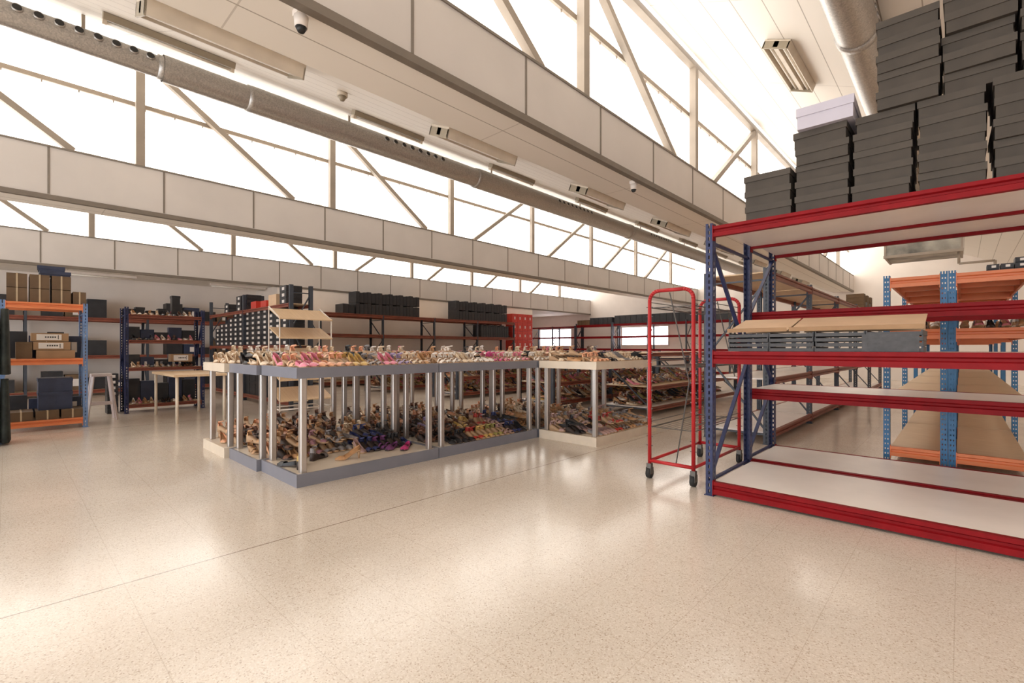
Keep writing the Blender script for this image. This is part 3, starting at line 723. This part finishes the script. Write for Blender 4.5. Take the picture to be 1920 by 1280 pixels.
for i, (x0, x1, lb) in enumerate(((-1.37, -.945, 'open cardboard tray tilted on the middle shelf, left one, beside the navy post'), (-.93, -.17, 'long open cardboard tray tilted on the middle shelf, right one'))):
    t = thing('cardboard_tray', lb, 'cardboard tray', ((x0 + x1) / 2, 3.99, zt + .15), 0, 'cardboard trays on the middle red shelf')
    W = x1 - x0; T = Matrix.Rotation(R(14), 4, 'X')
    ob('tray_bottom', MB().box(-W / 2, W / 2, 0, .46, 0.0, .006, 0, T).mesh('tray_bottom', M['tray']), t)
    ob('front_lip', MB().box(-W / 2, W / 2, -.004, 0, -.0, .03, 0, T).mesh('front_lip', M['carton']), t)
    ob('support', MB().box(-W / 2 + .01, W / 2 - .01, .42, .44, 0, .10).mesh('support', M['tray']), t)
t = put_box('folded grey carton lying under the long cardboard tray', None, (-.34, 3.98, zt + .0), 0, ('c', .30, .01, .12, M['greytray']), name='grey_carton')

# far-left rack cartons
put = put_box
ys = [(.10, .22), (.33, .22), (.56, .22), (.76, .16)]
for i, (y, w_) in enumerate(ys):
    for j in range(2 if i < 3 else 1):
        put(f'brown taped carton, {("lower", "upper")[j]}, {ORD[i+1]} from left on top of far-left rack', 'dark brown cartons on the far-left rack', (-9.97, y, 1.856 + j * .205), R(90), ('k', w_ - .01, .5, .2 - (i == 3) * .01, M['kraft'], None, 'tape'), 'carton', 'carton')
put('dark blue flat box on top of the brown cartons, lower', 'dark flat boxes above the brown cartons', (-9.95, .50, 2.268), R(90), ('k2', .34, .3, .07, M['navybox'], M['navybox']), name='flat_box')
put('dark blue flat box on top of the brown cartons, upper', 'dark flat boxes above the brown cartons', (-9.95, .46, 2.34), R(88), ('k2', .30, .28, .07, M['navybox'], M['navybox']), name='flat_box')
for j, (y, lb) in enumerate(((.50, 'bottom'), (.46, 'middle'), (.44, 'top'))):
    put(f'brown carton with a white label, {lb} one on the far-left rack middle shelf', 'labelled cartons on the far-left rack', (-9.90, y, 1.047 + j * .125), R(90), ('k3', .40 if j else .42, .36, .12, M['carton'], None, 'big' if j else None), 'carton', 'carton')
put('plain brown carton left of the labelled cartons, far-left rack', None, (-9.92, .17, 1.047), R(90), ('k4', .17, .4, .24, M['kraft']), 'carton', 'carton')
for i in range(3):
    put(f'dark wide flat carton at the foot of the far-left rack, {("left", "middle", "right")[i]}', 'dark cartons at the foot of the far-left rack', (-9.93, .14 + i * .27, .157), R(90), ('k5', .25, .5, .13, M['kraft'], None, 'tape'), 'carton', 'carton')
for j, (h, z) in enumerate(((.26, .289), (.2, .551))):
    put(f'navy blue plastic crate, {("lower", "upper")[j]}, on the bottom shelf of the far-left rack', 'navy crates on the far-left rack', (-9.97, .5, z), R(90), ('k6', .38, .4, h, M['navybox'], M['navybox']), 'crate', 'crate')
for i in range(7):
    put(f'black shoe box with pale end, {ORD[i+1]} from bottom, behind the stool', 'pale-ended shoe boxes behind the stool', (-11.4, 1.33, .002 + i * .105), R(90), ('k7', .16, .3, .10, M['dark'], None, 'end'))
for z, nm, h in ((1.047, 'middle', .40), (.157, 'bottom', .34)):
    for i in range(4):
        put(f'dark box at the very back of the {nm} shelf, {ORD[i+1]} from left, far-left rack', 'dark boxes at the back of the far-left rack', (-10.205, .12 + i * .2, z), R(90), ('k22', .19, .09, round(h - .06 * (i % 2), 2), M[('dark', 'navybox')[i % 2]], None, 'end' if i == 3 else None))
put('pale beige carton on top of the shoe box rack near its right end', None, (-10.4, 3.94, 2.067), 0, ('k23', .42, .32, .24, M['tray']), 'carton', 'carton')
# dark things on the navy rack behind the wooden table
for z, hs, nm in ((.157, .46, 'bottom'), (.837, .24, 'second'), (1.347, .26, 'third')):
    for i in range(5):
        h = hs - (i % 3) * .05
        put(f'dark box on {nm} shelf, {ORD[i+1]} from left, navy rack behind wooden table', 'dark boxes at the back of the navy rack', (-11.5, 1.64 + i * .225, z), R(90), ('k8', .215, .15, round(h, 3), M[('dark', 'navybox')[i % 2]]))
put('carton with a white label, second shelf of the navy rack behind wooden table', None, (-11.2, 2.35, .932), R(90), ('k9', .36, .2, .15, M['carton'], None, 'big'), 'carton', 'carton')
for i, (y, h) in enumerate(((1.6, .12), (1.75, .16), (1.92, .1), (2.1, .15), (2.32, .42), (2.52, .15))):
    put(f'dark box on top of the navy rack, {ORD[i+1]} from the left', 'dark boxes on top of the navy rack', (-11.48, y, 1.816), R(90), ('k10', .145, .18, h, M['dark'], M['dark']))
# stuff on the far left wall rack
for z, nm in ((.157, 'bottom'), (1.017, 'middle'), (1.967, 'top')):
    for i in range(16):
        h = .20 + .09 * ((i * 7 + int(z * 10)) % 4)
        if i in (3, 9) and nm != 'bottom' or abs(-1.7 + i * .41 - .3) < .22 or abs(-1.7 + i * .41 - 2.6) < .22: continue
        put(f'dark box, {ORD[i+1]} from left, {nm} shelf of far left wall rack', f'dark boxes on the {nm} shelf of the far left wall rack', (-16.2, -1.7 + i * .41, z), R(90), ('k11', .38, .4, round(h, 2), M[('dark', 'navybox', 'dark', 'kraft')[i % 4]], None, 'end' if i % 2 else None))
# labelled black shoe boxes
hts = [4, 5, 5, 6, 7, 7, 7, 7, 7, 7, 6, 7, 6]
for i, n in enumerate(hts):
    for j in range(n):
        put(f'labelled black shoe box, {ORD[j+1]} from bottom, {ORD[i+1]} column, middle shelf of shoe box rack', 'labelled black shoe boxes on the shoe box rack', (-14.1 + i * .352 + (.12 if i > 5 else 0), 3.94, 1.256 + j * .1115), 0, ('k12', .345, .34, .11, M['dark'], None, 'end'))
for i in range(13):
    for j in range(3):
        if i < 4 and j > 1: continue
        put(f'large black box, {ORD[j+1]} from bottom, {ORD[i+1]} column, bottom shelf of shoe box rack', 'large black boxes on the bottom shelf of the shoe box rack', (-14.1 + i * .352 + (.12 if i > 5 else 0), 3.94, .156 + j * .302), 0, ('k13', .345, .36, .30, M['dark'], M['dark']))
for i, (x, n, h, m_) in enumerate(((-13.4, 2, .11, 'dark'), (-12.5, 3, .12, 'dark'), (-12.1, 3, .12, 'dark'), (-11.5, 1, .17, 'redbox'), (-10.9, 1, .15, 'redbox'), (-9.85, 3, .125, 'dark'))):
    for j in range(n): put(f'{"dark red" if m_ == "redbox" else "black"} box topping shoe box rack, {ORD[i+1]} stack, {ORD[j+1]} from bottom', 'boxes on top of the shoe box rack', (x, 3.94, 2.067 + j * (h + .002)), 0, ('k14', .33, .32, h, M[m_], None, 'end' if m_ == 'dark' else None))
# tall boot boxes standing on the left wall rack
def standing(y0, y1, z0, n, h, m_, where, rows=1, w_off=0):
    w_ = (y1 - y0) / n
    for j in range(rows):
        for i in range(n):
            hh = h * (1 - .05 * ((i * 5) % 3))
            put(f'{"red" if m_ == "redbox" else "dark"} box standing upright, {ORD[i+1]} from left, {ORD[j+1]} tier, {where}', f'upright boxes {where}', (-14.3, y0 + (i + .5) * w_, z0 + j * (h + .004)), R(90), ('k15', round(w_ - .006, 3), .5, round(hh, 3), M[m_], None, 'dots' if m_ == 'redbox' else None))
standing(7.65, 10.1, 2.292, 18, .36, 'dark', 'left block on left wall rack', 2)
standing(7.2, 7.6, 2.292, 2, .30, 'dark', 'left end of left wall rack', 1)
standing(11.8, 14.6, 2.292, 18, .36, 'dark', 'right block on left wall rack', 2)
standing(13.1, 14.7, 1.642, 12, .50, 'dark', 'third shelf of left wall rack', 1)
for i in range(4):
    for j in range(7):
        put(f'red box with white mark, {ORD[j+1]} from bottom, {ORD[i+1]} column of red pile', 'pile of red boxes against the left wall', (-14.35, 15.2 + i * .335, .002 + j * .385), R(90), ('k16', .33, .4, .38, M['redbox'], None, 'dots'))
# far wall boxes
for i in range(8):
    put(f'boot box on the far rack between the windows, {ORD[i+1]} from left', 'boot boxes between the far windows', (-15.02 + i * .27, 21.5, 2.422), 0, ('k17', .26, .5, .26 if i < 3 else .36, M['dark'] if i > 2 else M['kraft']), name='boot_box')
for i in range(18):
    put(f'black boot box on the far rack before the right window, {ORD[i+1]} from the left', 'black boot boxes before the right far window', (-12.7 + i * .31, 21.5, 2.422), 0, ('k18', .30, .5, .42, M['dark']), name='boot_box')
# items on the orange racks
for i in range(5):
    put(f'small brown box on the top deck of the orange rack, {ORD[i+1]} from the left', 'small boxes on top of the orange rack', (-.42 + i * .055, 7.6, 1.952), 0, ('k19', .05, .1, .05, M['kraft'], None, 'end'))
for i in range(4):
    for j in range(3 if i > 1 else 2):
        put(f'black shoe box, {ORD[j+1]} from bottom, {ORD[i+1]} stack, top deck of orange rack', 'black shoe boxes on top of the orange rack', (.24 + i * .1, 7.0, 1.952 + j * .052), 0, ('k20', .095, .2, .05, M['dark'], None, 'end'))
for i in range(5):
    for j in range(3 if i % 2 else 5):
        put(f'dark shoe box on the receding rack, {ORD[i+1]} stack, {ORD[j+1]} from the bottom', 'dark shoe boxes at the far end of the receding rack', (-2.1, 16.0 + i * .34, 2.162 + j * .102), R(90), ('k21', .33, .4, .1, M[('kraft', 'dark')[i % 2]]))

# ------------------------------------------------------------------ red roll trolley
t = thing('roll_trolley', 'tall red tubular roll trolley with wire shelves on black castors', 'trolley', (-1.89, 4.08, 0))
def uframe(y):
    b = MB(); w_ = .205; zt = 1.72; r = .09; pts = [(-w_, y, .13)]
    for k in range(7): a = R(180 - 15 * k); pts.append((-w_ + r + r * math.cos(a), y, zt - r + r * math.sin(a)))
    for k in range(7): a = R(90 - 15 * k); pts.append((w_ - r + r * math.cos(a), y, zt - r + r * math.sin(a)))
    pts.append((w_, y, .13)); b.path(pts, .017, 12); b.tube((-w_, y, .16), (w_, y, .16), .016, 12)
    return b
for y, nm in ((0, 'front_frame'), (1.17, 'rear_frame')): ob(nm, uframe(y).mesh(nm, M['trolley'], True), t)
sr = MB()
for x in (-.205, .205): sr.tube((x, 0, .16), (x, 1.17, .16), .014, 10)
ob('side_rail', sr.mesh('side_rail', M['trolley'], True), t)
hk = MB()
for x in (-.205, .205):
    for y in (0, 1.17):
        z = .3
        while z < 1.6:
            hk.bar((x - .03, y, z), (x + .03, y, z), .006, .006); z += .085
ob('shelf_hooks', hk.mesh('shelf_hooks', M['wire']), t)
for z in (.47, 1.03, 1.57):
    b = MB()
    for y in (.03, 1.14): b.tube((-.2, y, z), (.2, y, z), .005, 6)
    for i in range(9): x = -.19 + .0475 * i; b.tube((x, .03, z - .004), (x, 1.14, z - .004), .0022, 5)
    for x in (-.2, .2): b.tube((x, 0, z), (x, 1.17, z), .005, 6); b.tube((x, 0, z + .05), (x, 1.17, z + .05), .004, 6)
    ob('wire_shelf', b.mesh('wire_shelf', M['wire']), t)
ob('diagonal_rod', MB().tube((-.02, 1.17, 1.70), (.16, 1.17, .9), .006, 6).mesh('diagonal_rod', M['wire']), t)
ob('diagonal_rod', MB().path([(-.02, .02, 1.70), (.16, .02, .9), (.04, .02, .17)], .006, 6).mesh('diagonal_rod', M['wire']), t)
for x in (-.205, .205):
    for y in (0, 1.17):
        c = ob('castor', MB().box(x - .022, x + .022, y - .02, y + .02, .09, .135).box(x - .024, x - .019, y - .03, y + .03, .04, .1).box(x + .019, x + .024, y - .03, y + .03, .04, .1).mesh('castor', M['wire']), t)
        ob('wheel', MB().tube((x - .018, y, .048), (x + .018, y, .048), .048, 20).mesh('wheel', M['rubber'], True), c)

# ------------------------------------------------------------------ sloped display cart
t = thing('display_stand', 'white wire display stand with five sloping beige shelves', 'display stand', (-8.6, 3.25, 0))
fr = MB()
for y in (0, .93):
    for x in (0, -.5): fr.tube((x, y, .07), (x, y, 1.95 if x < 0 else 1.72), .012, 8)
    fr.tube((0, y, .12), (-.5, y, .12), .012, 8); fr.tube((0, y, 1.72), (-.5, y, 1.95), .012, 8)
for x in (0, -.5): fr.tube((x, 0, .12), (x, .93, .12), .012, 8)
ob('frame', fr.mesh('frame', M['white'], True), t)
for k, z in enumerate((.26, .62, .98, 1.36, 1.70)):
    s_ = MB(); s_.add([(.03, -.01, z), (.03, .94, z), (-.47, .94, z + .2), (-.47, -.01, z + .2), (.03, -.01, z + .02), (.03, .94, z + .02), (-.47, .94, z + .22), (-.47, -.01, z + .22)],
                      [(3, 2, 1, 0), (4, 5, 6, 7), (0, 1, 5, 4), (1, 2, 6, 5), (2, 3, 7, 6), (3, 0, 4, 7)])
    ob('sloping_shelf', s_.mesh('sloping_shelf', M['beige']), t)
for y in (0, .93):
    for x in (0, -.5): ob('castor', MB().tube((x, y - .012, .033), (x, y + .012, .033), .033, 12).box(x - .01, x + .01, y - .016, y + .016, .04, .08).mesh('castor', M['white']), t)

# ------------------------------------------------------------------ wooden table, stool, garments
t = thing('wooden_table', 'light wooden table with slim legs before the navy rack', 'table', (-9.75, 2.17, 0))
ob('tabletop', MB().box(-.82, .82, -.38, .38, .74, .775).mesh('tabletop', M['beige']), t)
for x in (-.77, .77):
    for y in (-.33, .33): ob('leg', MB().tube((x, y, 0), (x, y, .74), .022, 12).mesh('leg', M['twhite'], True), t)
t = thing('stool', 'tall white plastic stool between the far-left rack and the navy rack', 'stool', (-10.45, 1.08, 0), R(90))
ob('seat', MB().box(-.13, .13, -.13, .13, .73, .77).mesh('seat', M['stool']), t)
for a in (-1, 1):
    for b in (-1, 1): ob('leg', MB().bar((a * .19, b * .17, 0), (a * .11, b * .11, .735), .045, .02).mesh('leg', M['stool']), t)
st = MB()
for b in (-1, 1): st.box(-.16, .16, b * .15 - .01, b * .15 + .01, .26, .29)
ob('rung', st.mesh('rung', M['stool']), t)
t = thing('garment_rail', 'metal two-level garment rail at the left edge', 'clothes rail', (-8.75, -.9, 0))
ob('frame', MB().path([(0, 0, 0), (0, 0, 1.75), (0, .82, 1.75), (0, .82, 0)], .015, 10).tube((0, 0, .87), (0, .82, .87), .012, 10).tube((-.25, 0, .015), (.25, 0, .015), .015).tube((-.25, .82, .015), (.25, .82, .015), .015).mesh('frame', M['chrome'], True), t)
for lv, z1, hgt in ((0, 1.72, .82), (1, .84, .78)):
    for i in range(8):
        b = MB(); vs_ = []; n = 10; hs = 5
        for a in range(hs):
            f = a / (hs - 1); z = -hgt * f
            for k in range(n):
                an = 2 * math.pi * k / n; wx = (.10 + .14 * min(1, f * 3)) * (1 + .06 * math.sin(a * 2 + i)); wy = .035 + .02 * f
                vs_.append((wx * math.cos(an), wy * math.sin(an) * (1 + .2 * math.sin(3 * an + i)), z))
        fs = [(a * n + k, (a + 1) * n + k, (a + 1) * n + (k + 1) % n, a * n + (k + 1) % n) for a in range(hs - 1) for k in range(n)] + [tuple(range(n)), tuple(range((hs - 1) * n, hs * n))[::-1]]
        b.add(vs_, fs)
        o = ob('garment', b.mesh('garment', M['garment'], True), None, (-8.75, -.84 + i * .118, z1 - .03))
        tag(o, f'dark padded garment hanging on the {("upper", "lower")[lv]} rail, {ORD[8-i]} from its right end', 'garment', f'dark garments on the {("upper", "lower")[lv]} rail')
        ob('hanger', MB().tube((0, 0, 0), (0, 0, .03), .004, 6).mesh('hanger', M['chrome']), o)
